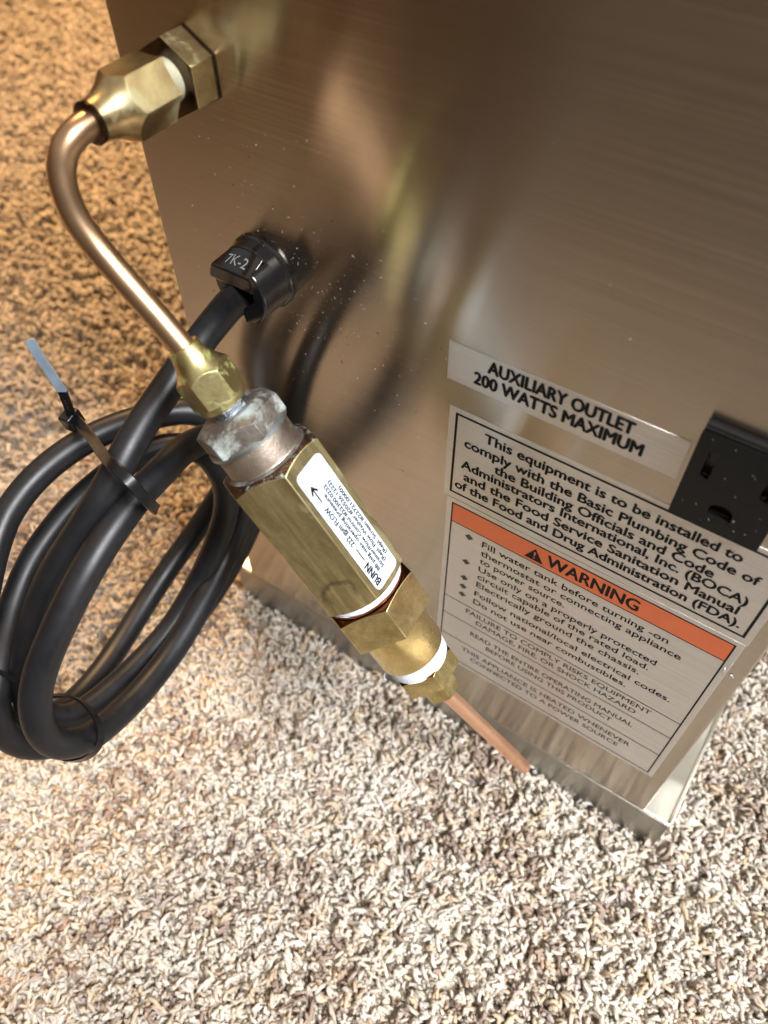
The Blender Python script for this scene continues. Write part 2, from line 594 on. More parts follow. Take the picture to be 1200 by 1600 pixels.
def outline_mesh(loops, depth=0.0):
    """filled 2-D shape with holes (first loop outer) as mesh in XY, extruded by depth both ways"""
    cu = bpy.data.curves.new('tmp', 'CURVE')
    cu.dimensions = '2D'
    cu.fill_mode = 'BOTH'
    cu.extrude = depth
    for lp in loops:
        s = cu.splines.new('POLY')
        s.points.add(len(lp) - 1)
        for p, q in zip(s.points, lp):
            p.co = (q[0], q[1], 0, 1)
        s.use_cyclic_u = True
    ob = bpy.data.objects.new('tmp', cu)
    me = bpy.data.meshes.new_from_object(ob)
    bpy.data.objects.remove(ob)
    bpy.data.curves.remove(cu)
    return me


def text_verts(body, width=None, height=None, bold=0.0, spacing=1.0):
    """text as flat mesh; scaled to width (ink extent) and cap height; returns verts [(x, y)] and faces"""
    def raw(b):
        cu = bpy.data.curves.new('tmp', 'FONT')
        cu.body = b
        cu.size = 1.0
        cu.resolution_u = 3
        cu.space_character = spacing
        ob = bpy.data.objects.new('tmp', cu)
        me = bpy.data.meshes.new_from_object(ob)
        vs = [v.co.copy() for v in me.vertices]
        fs = [tuple(p.vertices) for p in me.polygons]
        bpy.data.objects.remove(ob); bpy.data.curves.remove(cu); bpy.data.meshes.remove(me)
        return vs, fs
    hv, _ = raw('H')
    cap = max(v.y for v in hv) - min(v.y for v in hv)
    vs, fs = raw(body)
    x0, x1 = min(v.x for v in vs), max(v.x for v in vs)
    sy = height / cap
    sx = width / (x1 - x0) if width else sy
    out = [((v.x - x0) * sx, v.y * sy) for v in vs]
    if bold:
        base, bf, n = out, fs, len(out)
        out, fs = [], []
        for i, (dx, dy) in enumerate(((-1, 0), (0, -0.8), (1, 0), (0, 0.8))):
            out += [(x + dx * bold, y + dy * bold, i * 0.004) for x, y in base]
            fs += [tuple(k + i * n for k in f) for f in bf]
    else:
        out = [(x, y, 0.0) for x, y in out]
    return out, fs


def lay(name, vf, place, mat, parent):
    vs, fs = vf
    me = pymesh(name, [place(x, y, z) for x, y, z in vs], fs)
    return put(name, me, mat, parent)


def panel_print(name, body, x, z, w, h, parent, y=-0.17, bold=0.08, mat='ink', spacing=1.0):
    return lay(name, text_verts(body, w, h, bold, spacing), lambda a, b, c: (x + a, y - c, z + b), mat, parent)


def panel_rects(name, rects, y, mat, parent):
    vs, fs = [], []
    for x0, z0, x1, z1 in rects:
        k = len(vs)
        vs += [(x0, y, z0), (x1, y, z0), (x1, y, z1), (x0, y, z1)]
        fs.append((k, k + 1, k + 2, k + 3))
    return put(name, pymesh(name, vs, fs), mat, parent)


# ------------------------------------------------------------------ the machine
W_, DEP, H_ = 195.7, 330.0, 400.0
machine = thing('stainless_appliance', (98, 165, -30), 'brushed stainless steel appliance standing on the carpet, seen from its label-covered back', 'appliance')
panel = box('back_panel', (0, 0, 0), (W_, 1.4, H_), 'steel', machine, 1.1, 3)
casing = box('side_casing', (0.5, 1.6, 0.2), (W_ - 0.5, DEP, H_ - 0.5), 'steel', machine, 1.0)
tray = box('base_tray', (-9.5, 0.25, -33), (206.3, DEP + 8, -0.25), 'tray', machine, 0.55, 3)
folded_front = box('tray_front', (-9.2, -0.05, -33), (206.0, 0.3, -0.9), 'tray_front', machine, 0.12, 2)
# turned-down lip along the tray's right rim
box('tray_lip', (205.2, 0.9, -0.2), (206.5, DEP + 8, 0.75), 'tray', machine, 0.3)


def foil(name, x0, z0, x1, z1, label, y=-0.12):
    o = box(name, (x0, y, z0), (x1, -0.01, z1), 'foil', machine, 0.04, 1)
    o['label'] = label
    return o


s1 = foil('outlet_sticker', 97.3, 172.8, 158.6, 185.3, 'narrow foil sticker reading AUXILIARY OUTLET 200 WATTS MAXIMUM')
panel_print('lettering', 'AUXILIARY OUTLET', 108.5, 180.2, 37.6, 3.75, s1, bold=0.25)
panel_print('lettering', '200 WATTS MAXIMUM', 105.0, 175.1, 44.4, 3.75, s1, bold=0.25)

s2 = foil('code_sticker', 98.7, 127.2, 191.4, 164.0, 'foil sticker with a black frame and bold plumbing code text')
fw = 0.75
panel_rects('border', [(100.7, 129.6, 189.6, 129.6 + fw), (100.7, 162.3 - fw, 189.6, 162.3),
                       (100.7, 129.6 + fw, 100.7 + fw, 162.3 - fw), (189.6 - fw, 129.6 + fw, 189.6, 162.3 - fw)], -0.16, 'ink', s2)
for body, x, z, w in (('This equipment is to be installed to', 110.0, 156.1, 69.5),
                      ('comply with the Basic Plumbing Code of', 104.2, 150.9, 81.2),
                      ('the Building Officials and Code', 114.0, 146.2, 61.6),
                      ('Administrators International, Inc. (BOCA)', 103.8, 142.0, 81.8),
                      ('and the Food Service Sanitation Manual', 105.0, 137.2, 79.8),
                      ('of the Food and Drug Administration (FDA).', 102.4, 132.5, 84.6)):
    panel_print('lettering', body, x, z, w, 3.35, s2, bold=0.17)

s3 = foil('warning_sticker', 100.1, 29.4, 191.0, 126.9, 'large foil sticker with an orange WARNING stripe')
bw = 0.5
panel_rects('border', [(101.9, 31.4, 189.2, 31.4 + bw), (101.9, 125.1 - bw, 189.2, 125.1),
                       (101.9, 31.4 + bw, 101.9 + bw, 125.1 - bw), (189.2 - bw, 31.4 + bw, 189.2, 125.1 - bw)], -0.16, 'ink', s3)
panel_rects('warning_stripe', [(102.4, 116.3, 188.7, 124.6)], -0.145, 'orange', s3)
panel_rects('divider_line', [(102.4, z, 188.7, z + 0.4) for z in (115.9, 73.2, 61.8, 47.3)], -0.16, 'ink', s3)
# alert triangle with its exclamation mark left open
tri = outline_mesh([[(127.4, 117.3), (133.6, 117.3), (130.5, 122.9)],
                    [(130.15, 121.2), (130.85, 121.2), (130.68, 119.3), (130.32, 119.3)],
                    [(130.2, 118.7), (130.8, 118.7), (130.8, 118.15), (130.2, 118.15)]])
tri.transform(Matrix.Rotation(math.radians(90), 4, 'X'))
tri.transform(Matrix.Scale(MM, 4))
tri.transform(Matrix.Translation((0, -0.17 * MM, 0)))
put('alert_triangle', tri, 'ink', s3)
panel_print('lettering', 'WARNING', 134.6, 118.0, 28.3, 5.0, s3, bold=0.2)
for z in (112.2, 98.6, 89.2, 84.0, 79.0):
    put('bullet', pymesh('bullet', [(107.4, -0.17, z), (108.9, -0.17, z - 1.5), (110.4, -0.17, z), (108.9, -0.17, z + 1.5)], [(0, 1, 2, 3)]), 'ink_soft', s3)
for body, x, z, w, h in (('Fill water tank before turning -on', 113.6, 110.6, 60.4, 2.9),
                         ('thermostat or connecting appliance', 113.6, 106.1, 65.4, 2.9),
                         ('to power source.', 113.6, 101.8, 29.6, 2.9),
                         ('Use only on a properly protected', 113.6, 97.2, 60.4, 2.9),
                         ('circuit capable of the rated load.', 113.6, 92.8, 59.2, 2.9),
                         ('Electrically ground the chassis.', 113.6, 88.0, 57.4, 2.9),
                         ('Follow national/local electrical codes.', 113.4, 82.2, 69.2, 2.9),
                         ('Do not use near combustibles.', 113.4, 77.2, 55.8, 2.9),
                         ('FAILURE TO COMPLY RISKS EQUIPMENT', 111.2, 69.0, 68.6, 2.6),
                         ('DAMAGE, FIRE, OR SHOCK HAZARD', 115.6, 64.6, 60.0, 2.6),
                         ('READ THE ENTIRE OPERATING MANUAL', 114.1, 55.5, 62.8, 2.6),
                         ('BEFORE USING THIS PRODUCT', 121.0, 51.2, 49.2, 2.6),
                         ('THIS APPLIANCE IS HEATED WHENEVER', 111.5, 41.7, 67.8, 2.6),
                         ('CONNECTED TO A POWER SOURCE', 115.6, 37.0, 60.2, 2.6)):
    panel_print('lettering', body, x, z, w, h, s3, bold=0.05, mat='ink_soft' if z < 74 else 'ink')

# power outlet: face plate with real openings, a body behind it and a stepped top flange
def rrect(x0, z0, x1, z1, r, n=5):
    pts = []
    for cx, cz, a0 in ((x1 - r, z1 - r, 0), (x0 + r, z1 - r, 90), (x0 + r, z0 + r, 180), (x1 - r, z0 + r, 270)):
        for k in range(n + 1):
            a = math.radians(a0 + 90 * k / n)
            pts.append((cx + r * math.cos(a), cz + r * math.sin(a)))
    return pts


OX0, OX1, OZ0, OZ1 = 159.9, 181.0, 164.3, 192.2
ground = [(167.7, 169.6), (173.1, 169.6)] + [(170.4 + 2.7 * math.cos(a), 171.2 + 2.4 * math.sin(a)) for a in [math.pi * k / 12 for k in range(13)]]
holes = [rrect(162.9, 179.2, 165.0, 187.6, 0.4, 3), rrect(175.8, 179.7, 177.9, 186.9, 0.4, 3), ground]
me = outline_mesh([rrect(OX0, OZ0, OX1, OZ1, 0.9)] + holes, 1.1)
me.transform(Matrix.Rotation(math.radians(90), 4, 'X'))
me.transform(Matrix.Scale(MM, 4))
for v in me.vertices:
    v.co.y = (-2.6 * MM) if v.co.y < 0 else (-0.35 * MM)
outlet = put('power_outlet', me, 'outlet', machine, 30)
outlet['label'] = 'black three hole power outlet'
bevel(outlet, 0.28, 2, 40)
slot_box = box('socket_interior', (OX0 + 0.6, -0.34, OZ0 + 0.6), (OX1 - 0.6, -0.05, OZ1 - 0.6), 'hole', outlet)
for x0, x1, z0 in ((163.1, 164.8, 179.3), (176.0, 177.7, 179.8), (168.2, 172.6, 169.7)):
    box('contact', (x0, -1.5, z0), (x1, -0.4, z0 + 0.3), 'brown_face', outlet, 0.1)
ledge = sweep('top_flange', [(OX0 + 0.2, -1.1, OZ1 + 0.9), (OX1 - 0.2, -1.1, OZ1 + 0.9)], circle(1.25, 20), 'nylon', outlet, 1)

# bulkhead nut of the water inlet, screwed to the panel
IN = Vector((24.7, 0, 231.4))
iu, ie1, ie2 = Vector((0, -1, 0)), Vector((1, 0, 0)), Vector((0, 0, 1))
hex_nut('bulkhead_nut', IN, iu, ie1, ie2, 0.15, 7.2, 15.9, 'brass_dull', machine, rc1=8.9, roll=math.radians(30), slope=0.4, bev=0.25)
hex_nut('nut_face', IN, iu, ie1, ie2, 7.1, 7.32, 15.7, 'bronze_dark', machine, rc1=8.7, roll=math.radians(30), slope=0.3, bev=0.05)
hex_nut('contact_shade_ring', IN, iu, ie1, ie2, 0.02, 0.5, 16.4, 'bronze_dark', machine, roll=math.radians(30), bev=0.05)  # added dark ring: contact shade between nut and panel, put into colour
lathe('thread_tape', IN, iu, ie1, ie2, [(7.2, 4.9), (9.6, 5.1), (10.6, 5.3), (12.0, 5.0)], 'old_tape', machine)

# ------------------------------------------------------------------ water line: flare nuts and bent tube
line = thing('water_line', (26.4, -10, 231.8), 'bent bronze coloured tube with a brass flare nut on each end', 'pipe')
hex_nut('flare_nut', IN, iu, ie1, ie2, 21.9, 11.4, 13.8, 'brass_dull', line, roll=math.radians(3), neck=(30.9, 4.4), rc1=7.2, bev=0.22)
lathe('dark_rim', IN, iu, ie1, ie2, [(30.3, 4.55), (31.1, 4.6), (31.25, 3.3)], 'bronze_dark', line)
tube_pts = [(50.1, -42.0, 190.1), (48.14, -42.04, 192.12), (42.6, -42.2, 197.7), (36.2, -42.4, 203.9), (30.6, -42.7, 209.9), (27.0, -43.0, 215.6),
            (25.1, -42.5, 220.9), (24.2, -41.1, 225.3), (24.2, -38.9, 228.7), (24.6, -36.0, 230.7), (24.7, -32.8, 231.4), (24.7, -28.5, 231.4)]
sweep('tube', tube_pts, circle(3.06, 32), 'bronze_tube', line, 6)
hex_nut('flare_nut', A, u, e1, e2, 7.6, 15.0, 12.8, 'brass_green', line, roll=math.radians(24), neck=(0.0, 3.95), rc1=6.7, bev=0.22)
lathe('nut_collar', A, u, e1, e2, [(14.3, 6.4), (15.3, 6.55), (16.6, 6.3), (16.9, 5.5)], 'brass_green', line)

# ------------------------------------------------------------------ strainer valve
valve = thing('flow_strainer_valve', A + u * 60, 'hexagonal brass strainer valve with a white sticker hanging from the bent tube', 'valve')
lathe('solder_joint', A, u, e1, e2, [(16.6, 4.8), (17.4, 5.2), (18.5, 5.0), (19.7, 5.9)], 'solder', valve)
hex_nut('strainer_cap', A, u, e1, e2, 19.0, 26.3, 20.6, 'corroded', valve, rc0=7.6, rc1=10.9, roll=math.radians(12), slope=0.55, bev=0.45, dent=0.008)
lathe('cap_ring', A, u, e1, e2, [(25.4, 10.8), (25.9, 11.3), (26.8, 11.3), (27.1, 10.6)], 'cap_silver', valve)
lathe('collar', A, u, e1, e2, [(26.6, 10.15), (27.4, 10.35), (33.1, 10.35), (33.8, 10.5), (34.3, 11.0), (34.9, 10.9)], 'worn_zinc', valve)
rl = math.radians(2.6)
hex_nut('valve_body', A, u, e1, e2, 34.1, 81.6, 25.4, 'brass_bar', valve, rc0=11.9, rc1=12.2, roll=rl, slope=0.62, bev=0.25, end_mat='crust_reflect')
lathe('crusted_shoulder', A, u, e1, e2, [(33.7, 10.9), (34.2, 11.7), (34.4, 11.5)], 'corroded', valve)
tape('seal_ring', A, u, e1, e2, 81.2, 83.4, 12.05, 'teflon', valve, 2)
lathe('copper_washer', A, u, e1, e2, [(83.3, 12.0), (83.45, 12.3), (84.0, 12.3), (84.1, 12.1)], 'copper_washer', valve)
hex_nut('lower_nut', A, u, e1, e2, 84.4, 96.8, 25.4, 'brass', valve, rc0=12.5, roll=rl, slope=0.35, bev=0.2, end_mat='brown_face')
lathe('barrel', A, u, e1, e2, [(96.6, 10.6), (111.6, 10.6), (112.2, 10.3)], 'brass_clean', valve)
tape('thread_tape', A, u, e1, e2, 111.9, 117.2, 10.05, 'teflon', valve, 5, 0.5)
fr = A + u * 113.5 - e2 * 10.3
sweep('loose_thread', [fr, fr - e2 * 0.9 + u * 0.3, fr - e2 * 1.6 + u * 1.3, fr - e2 * 1.5 + u * 2.6], circle(0.16, 6), 'teflon', valve, 4)
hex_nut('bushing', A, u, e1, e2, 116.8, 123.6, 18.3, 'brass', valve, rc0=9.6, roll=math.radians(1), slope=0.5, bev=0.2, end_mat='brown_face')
hex_nut('compression_nut', A, u, e1, e2, 123.4, 132.6, 10.6, 'brass', valve, rc1=5.7, roll=math.radians(4), slope=0.5, bev=0.22)
stub = [(119.6, -34.2, 82.0), (122.3, -33.0, 76.0), (127.2, -29.6, 64.4), (135.84, -24.5, 45.64), (143.0, -20.3, 30.45), (149.6, -16.6, 16.3), (151.0, -15.75, 12.9)]
tube_end = lambda s: 1.0 if s < 0.834 else max(0.35, (1 - ((s - 0.834) / 0.168) ** 3) ** 0.5)
sweep('copper_stub', stub, circle(2.5, 28), 'copper', valve, 10, scale=tube_end)

# white sticker on the face right of the front ridge
fa = rl + math.radians(30)
fn = e1 * math.cos(fa) + e2 * math.sin(fa)
fx = -u
fy = fn.cross(fx)
fo = A + u * 70.0 + fn * 12.7


def on_face(x, y, lift):
    return fo + fx * x + fy * y + fn * lift


def sticker_mesh():
    pts = rrect(-9.3, -5.2, 31.9, 5.6, 1.8, 6)
    n = len(pts)
    vs = [on_face(a, b, 0.13) for a, b in pts] + [on_face(a, b, 0.0) for a, b in pts]
    fs = [tuple(range(n))] + [(k, (k + 1) % n, (k + 1) % n + n, k + n) for k in range(n)]
    return pymesh('flow_sticker', vs, fs)


stk = put('flow_sticker', sticker_mesh(), 'white_film', valve)


def face_print(body, x, y, w, h, bold=0.05):
    return lay('lettering', text_verts(body, w, h, bold), lambda a, b, c: on_face(x + a, y + b, 0.17 + c), 'ink', stk)


face_print('BUNN', -7.6, 2.6, 7.0, 2.2, 0.12)
face_print('.222 gpm FLOW', 6.0, 2.55, 13.9, 1.5, 0.07)
face_print('88 psig max operating pressure', -5.1, 0.75, 27.6, 1.1, 0.07)
face_print('Strainer/Flow Control #22300.0222', -5.6, -0.95, 30.0, 1.1, 0.07)
face_print('(Repl. Flow Washer #20526.1222)', -4.9, -2.65, 29.0, 1.1, 0.07)
face_print('(Repl. Screen #22721.0000)', -3.8, -4.35, 24.4, 1.1, 0.07)
put('dash', pymesh('dash', [on_face(a, b, 0.17) for a, b in ((0.7, 3.1), (5.0, 3.1), (5.0, 3.45), (0.7, 3.45))], [(0, 1, 2, 3)]), 'ink', stk)
ar = [(21.9, 2.95), (25.8, 2.95), (24.7, 2.1), (25.2, 1.8), (27.3, 3.15), (25.2, 4.5), (24.7, 4.2), (25.8, 3.35), (21.9, 3.35)]
put('flow_arrow', pymesh('flow_arrow', [on_face(a, b, 0.17) for a, b in ar], [tuple(range(9))]), 'ink', stk)

# ------------------------------------------------------------------ power cord
COIL = [
    (37.8,-8.0,179.4), (36.7,-8.6,178.4), (35.6,-9.4,177.3), (34.4,-10.2,176.0), (33.3,-11.2,174.7), (32.2,-12.6,173.0), (31.1,-14.9,171.0), (30.1,-18.1,168.8),
    (29.4,-22.4,166.3), (29.0,-27.8,163.9), (29.1,-33.9,161.5), (29.5,-40.5,159.4), (30.1,-46.9,157.5), (31.0,-52.7,155.6), (31.6,-57.7,153.3), (31.7,-62.7,150.2),
    (30.8,-68.0,146.0), (29.2,-73.5,141.0), (27.2,-78.4,135.9), (25.0,-82.8,130.8), (23.0,-87.2,125.2), (21.4,-92.0,118.7), (20.4,-96.8,111.9), (19.6,-101.0,105.4),
    (19.3,-104.5,99.7), (19.5,-107.4,94.7), (20.2,-109.8,89.9), (21.3,-111.2,85.3), (23.1,-111.1,80.8), (25.2,-109.3,76.6), (26.8,-106.0,72.8), (27.4,-101.4,69.9),
    (27.3,-95.8,67.5), (26.8,-90.0,65.4), (26.2,-84.1,63.4), (25.7,-78.0,62.0), (25.3,-71.5,61.2), (25.1,-65.0,61.3), (24.9,-58.9,62.2), (24.7,-53.3,64.1),
    (24.8,-48.0,67.1), (25.1,-42.9,71.0), (25.6,-38.1,75.6), (26.0,-33.6,80.3), (26.2,-29.6,85.0), (26.3,-26.2,89.7), (26.0,-23.6,94.5), (25.5,-21.9,99.3),
    (24.6,-20.9,103.9), (23.3,-20.6,108.0), (21.7,-20.7,111.5), (19.9,-21.2,114.4), (17.8,-22.2,116.6), (15.4,-23.8,118.2), (13.0,-25.9,119.2), (10.7,-28.3,119.8),
    (8.7,-30.8,120.0), (6.8,-33.5,119.9), (5.0,-36.7,119.3), (3.3,-40.4,118.5), (1.6,-44.5,117.4), (0.0,-49.0,116.2), (-1.3,-53.8,114.8), (-2.3,-58.8,113.4),
    (-2.8,-63.9,111.9), (-2.9,-69.1,110.3), (-2.7,-74.5,108.7), (-2.1,-79.8,107.0), (-0.9,-84.9,105.3), (0.8,-89.8,103.6), (2.9,-94.6,102.0), (5.6,-99.3,100.6),
    (8.5,-103.9,99.6), (11.5,-108.2,98.8), (14.1,-112.0,97.6), (16.1,-115.3,95.3), (17.5,-118.3,91.4), (18.5,-120.5,86.3), (19.3,-121.5,80.8), (20.3,-121.1,75.5),
    (21.4,-119.6,70.5), (22.7,-116.9,66.1), (23.9,-113.4,62.1), (24.5,-109.4,58.5), (24.5,-105.0,55.2), (24.3,-99.5,52.5), (24.2,-92.8,50.5), (24.0,-85.1,49.2),
    (23.7,-76.9,48.5), (23.3,-68.6,48.2), (22.9,-60.0,48.6), (22.7,-51.5,49.8), (22.6,-43.2,51.6), (22.6,-35.7,54.0), (22.7,-29.2,57.1), (23.0,-23.3,60.9),
    (23.6,-18.1,65.9), (24.5,-13.8,71.9), (25.8,-10.6,79.2), (27.4,-8.8,87.7), (29.2,-8.6,96.7), (30.7,-9.6,105.6), (31.7,-11.5,113.7), (32.0,-14.1,120.7),
    (31.7,-17.5,126.5), (31.2,-21.7,131.2), (30.8,-27.1,134.9), (30.8,-32.9,137.6), (31.5,-38.6,139.7), (32.8,-43.9,141.1), (34.1,-48.8,142.2), (35.1,-53.5,143.1),
    (35.9,-58.4,143.6), (36.8,-64.0,143.4), (37.6,-70.1,142.5), (38.3,-76.1,141.0), (38.9,-81.5,139.1), (39.2,-86.4,136.7), (39.3,-91.4,133.6), (39.3,-96.3,130.0),
    (39.1,-101.0,126.0), (38.9,-105.1,122.0), (38.8,-108.6,117.8), (38.9,-111.6,113.5), (39.2,-113.9,108.9), (39.8,-115.6,104.3), (40.4,-116.4,99.7), (41.1,-116.4,95.1),
    (41.7,-115.2,90.7), (41.9,-112.9,86.6), (41.8,-109.7,82.7), (41.3,-105.7,79.1), (40.4,-100.9,75.8), (39.3,-95.3,72.8), (38.3,-89.0,70.3), (37.1,-82.2,68.5),
    (35.9,-75.0,67.4), (34.7,-67.6,67.1), (33.4,-60.3,67.5), (32.0,-53.1,68.3), (30.5,-46.2,69.2), (28.9,-39.8,70.1), (27.5,-33.7,71.4), (26.6,-28.1,73.6),
    (26.2,-23.0,77.1), (26.1,-18.8,81.7), (26.1,-15.5,87.2), (25.8,-13.2,93.4), (25.0,-11.5,99.9), (23.6,-10.4,106.1), (21.7,-9.9,111.5), (19.4,-10.1,115.9),
    (17.0,-10.8,119.3), (14.8,-12.1,121.9), (12.8,-13.7,123.8), (10.9,-15.7,125.3), (9.0,-17.9,126.4), (7.2,-20.4,127.1), (5.2,-23.2,127.6), (3.2,-26.3,128.0),
    (1.0,-29.7,128.1), (-1.3,-33.6,128.2), (-3.5,-37.8,128.1), (-5.4,-42.2,127.9), (-7.1,-46.8,127.6), (-8.4,-51.7,127.1), (-9.5,-56.8,126.3), (-10.2,-62.0,125.3),
    (-10.4,-67.2,124.2), (-10.2,-72.3,122.8), (-9.4,-77.5,121.2), (-7.8,-82.7,119.1), (-5.8,-87.9,116.6), (-3.4,-92.9,114.0), (-0.9,-97.8,111.2), (1.6,-102.5,108.2),
    (3.9,-107.0,104.7), (6.0,-111.0,100.4), (7.6,-114.5,94.9), (8.9,-117.1,88.4), (9.8,-118.3,81.4), (10.7,-117.8,74.6), (11.6,-115.7,68.4), (12.2,-112.3,62.9),
    (12.4,-108.0,58.3), (12.1,-102.8,54.5), (11.1,-96.9,51.4), (9.6,-90.5,49.1), (7.8,-83.5,47.4), (5.7,-76.2,46.2), (3.7,-68.5,45.8), (1.7,-60.6,46.0),
    (0.2,-52.8,46.8), (-0.8,-45.2,48.2), (-1.2,-38.2,50.1), (-1.1,-31.5,52.6), (-0.4,-25.4,55.6), (0.5,-19.9,59.0), (1.6,-15.0,62.8), (2.7,-10.9,66.5),
    (3.9,-7.7,70.0),
]
cordt = thing('power_cord', (32, -60, 100), 'thick black power cord hanging in a tied coil from the back of the machine', 'power cord')
nseg = 36
sec = []
for k in range(nseg):
    a = 2 * math.pi * k / nseg
    r = 4.4 * (1 + 0.035 * math.exp(-((a - 0.6) / 0.07) ** 2) + 0.03 * math.exp(-((a - 0.6 - math.pi) / 0.07) ** 2))
    sec.append((r * math.cos(a), r * math.sin(a)))
sweep('cable', COIL, sec, 'cord', cordt, 3, up=None, smooth=60)

# strain relief bushing: flange, drum and two raised cheeks round the cable mouth
sx, sz, sr = 38.0, 181.6, 10.2
SO = Vector((sx, 0, sz))
relief = lathe('strain_relief', SO, iu, ie1, ie2, [(0.05, 10.5), (0.8, 10.8), (1.3, 10.5), (1.6, 10.1), (4.6, 9.95), (5.0, 9.6)], 'nylon', cordt, 72)


def cheek(name, poly, y0, y1, bev=0.7, flat=99.0):
    n = len(poly)
    vs = [(a, y0, b) for a, b in poly] + [(a, y1, min(b, sz + flat)) for a, b in poly]
    fs = [tuple(range(n)), tuple(range(n, 2 * n))[::-1]] + [(k, (k + 1) % n, (k + 1) % n + n, k + n) for k in range(n)]
    me = pymesh(name, vs, fs)
    bm = bmesh.new(); bm.from_mesh(me); bmesh.ops.recalc_face_normals(bm, faces=bm.faces); bm.to_mesh(me); bm.free()
    o = put(name, me, 'nylon', relief, 30)
    return bevel(o, bev, 3, 30)


def arc(r, a0, a1, n=14):
    return [(sx + r * math.cos(math.radians(a0 + (a1 - a0) * k / n)), sz + r * math.sin(math.radians(a0 + (a1 - a0) * k / n))) for k in range(n + 1)]


cheek('clamp_top', [(sx + 5.3, sz + 8.4)] + arc(9.9, 62, 168) + [(sx - 9.4, sz + 0.9), (sx + 5.3, sz + 0.9)], -4.0, -10.9, 0.5, 5.6)
cheek('clamp_side', arc(9.9, -84, 44) + [(sx + 5.7, sz + 7.9), (sx + 5.7, sz - 1.0), (sx + 1.2, sz - 5.0)], -4.0, -11.4, 0.6)
cheek('clamp_lower', arc(9.5, 172, 268) + [(sx - 1.4, sz - 1.6)], -4.0, -9.6, 0.6)
tv, tf = text_verts('7K-2', 7.0, 2.5)


def on_drum(a, b, c):
    # the sloping top of the clamp: z falls from the drum's arc at y=-4 to the straight front edge
    x = -4.6 + a
    yy = -9.3 + b
    za = math.sqrt(9.9 ** 2 - x * x)
    f = min(max((-4.0 - yy) / 7.3, 0), 1)
    return (sx + x, yy, sz + za * (1 - f) + min(za, 5.6) * f + 0.08)


lay('moulded_mark', (tv, tf), on_drum, 'emboss', relief)

# ------------------------------------------------------------------ cable ties
tie = thing('cable_tie', (0, -46, 140), 'black cable tie round the top of the coil with its tail sticking up', 'cable tie', 'cable ties on the cord')
cdir = Vector((0.15, -0.86, -0.48))
tie_pts = [(-5.6, -46.2, 139.0), (5, -50.0, 143.5), (16.6, -54.9, 149.8), (28, -60.0, 157.0), (38.2, -64.0, 162.4), (44.5, -64.9, 161.6), (47.0, -64.4, 156.5), (46.6, -62.4, 149.5),
           (41.5, -59.0, 141.4), (23.7, -52.6, 128.4), (-2, -43.5, 117.0), (-14.5, -40.0, 121.5), (-15.5, -42.0, 131.0)]
b_ = sweep('band', tie_pts, rect(3.1, 1.1), 'tie', tie, 5, closed=True, up=cdir, smooth=40)
bevel(b_, 0.25, 2, 40)
hd = sweep('head', [(-5.4, -46.8, 136.8), (-5.6, -47.6, 142.4)], rect(5.6, 4.2), 'tie', tie, 1, up=cdir)
bevel(hd, 0.5, 2, 40)
tup = Vector((0.72, 0.62, 0.15))
tl = sweep('tail', [(-5.2, -47.3, 139), (-3.4, -47.6, 146.5), (-2.9, -47.6, 152.9)], rect(2.7, 0.75), 'tie', tie, 5, up=tup)
bevel(tl, 0.12, 1, 40)
for k in range(4):
    c = Vector((-3.4, -47.6, 146.0)) + Vector((0.12, -0.03, 1.25)) * k
    box('tooth', c + Vector((-0.9, -0.62, -0.22)), c + Vector((0.9, -0.2, 0.22)), 'tie', tl)
tp = sweep('tail_tip', [(-2.95, -47.6, 152.6), (-3.6, -47.75, 156.2), (-4.7, -47.9, 160.2), (-6.2, -47.9, 164.2), (-8.0, -47.6, 168.0), (-8.7, -47.5, 169.3)], rect(2.9, 0.7), 'tail_pale', tie, 5, up=tup,
           scale=lambda q: 1.0 if q < 0.93 else 1.0 - (q - 0.93) * 6)
bevel(tp, 0.12, 1, 40)
tp['label'] = 'tip of the tail with a painted blue-grey window sheen'

tie2 = thing('cable_tie', (30, -106, 75), 'thin black cable tie round the bottom bend of the coil', 'cable tie', 'cable ties on the cord')
sweep('band', [(16.3, -104.9, 72.9), (25.6, -102.7, 81.4), (34.2, -102.0, 86.1), (42.4, -103.4, 88.4), (46.9, -106.0, 86.2), (45.8, -109.6, 80.0), (39.2, -113.4, 70.8), (27.0, -115.6, 59.4), (13.5, -111.4, 55.7), (8.5, -107, 62)],
      rect(2.0, 0.8), 'tie', tie2, 5, closed=True, up=Vector((-0.5, -0.4, 0.75)))
sweep('tail', [(30.3, -108.2, 99.2), (24.3, -110.2, 102.6), (20.8, -111.0, 103.9), (14.3, -112.1, 105.6)], rect(1.1, 0.7), 'tie', tie2, 4)

# ------------------------------------------------------------------ lint and dust on the metal
rnd = random.Random(3)


def flecks(name, n, gen, parent, mat='lint'):
    vs, fs = [], []
    for _ in range(n):
        c, ax, ay, nn, s = gen()
        k = len(vs)
        L, w = s * rnd.uniform(0.8, 3.4), s * rnd.uniform(0.25, 0.6)
        a = rnd.uniform(0, math.pi)
        d = ax * math.cos(a) + ay * math.sin(a)
        e = nn.cross(d)
        vs += [c - d * L, c - e * w + nn * w, c + d * L * rnd.uniform(.5, 1), c + e * w + nn * w * .6, c + nn * w * 1.4]
        fs += [(k, k + 1, k + 4), (k + 1, k + 2, k + 4), (k + 2, k + 3, k + 4), (k + 3, k, k + 4)]
    o = put(name, pymesh(name, vs, fs), mat, parent)
    o['kind'] = 'stuff'
    return o


X, Y, Z = Vector((1, 0, 0)), Vector((0, 1, 0)), Vector((0, 0, 1))


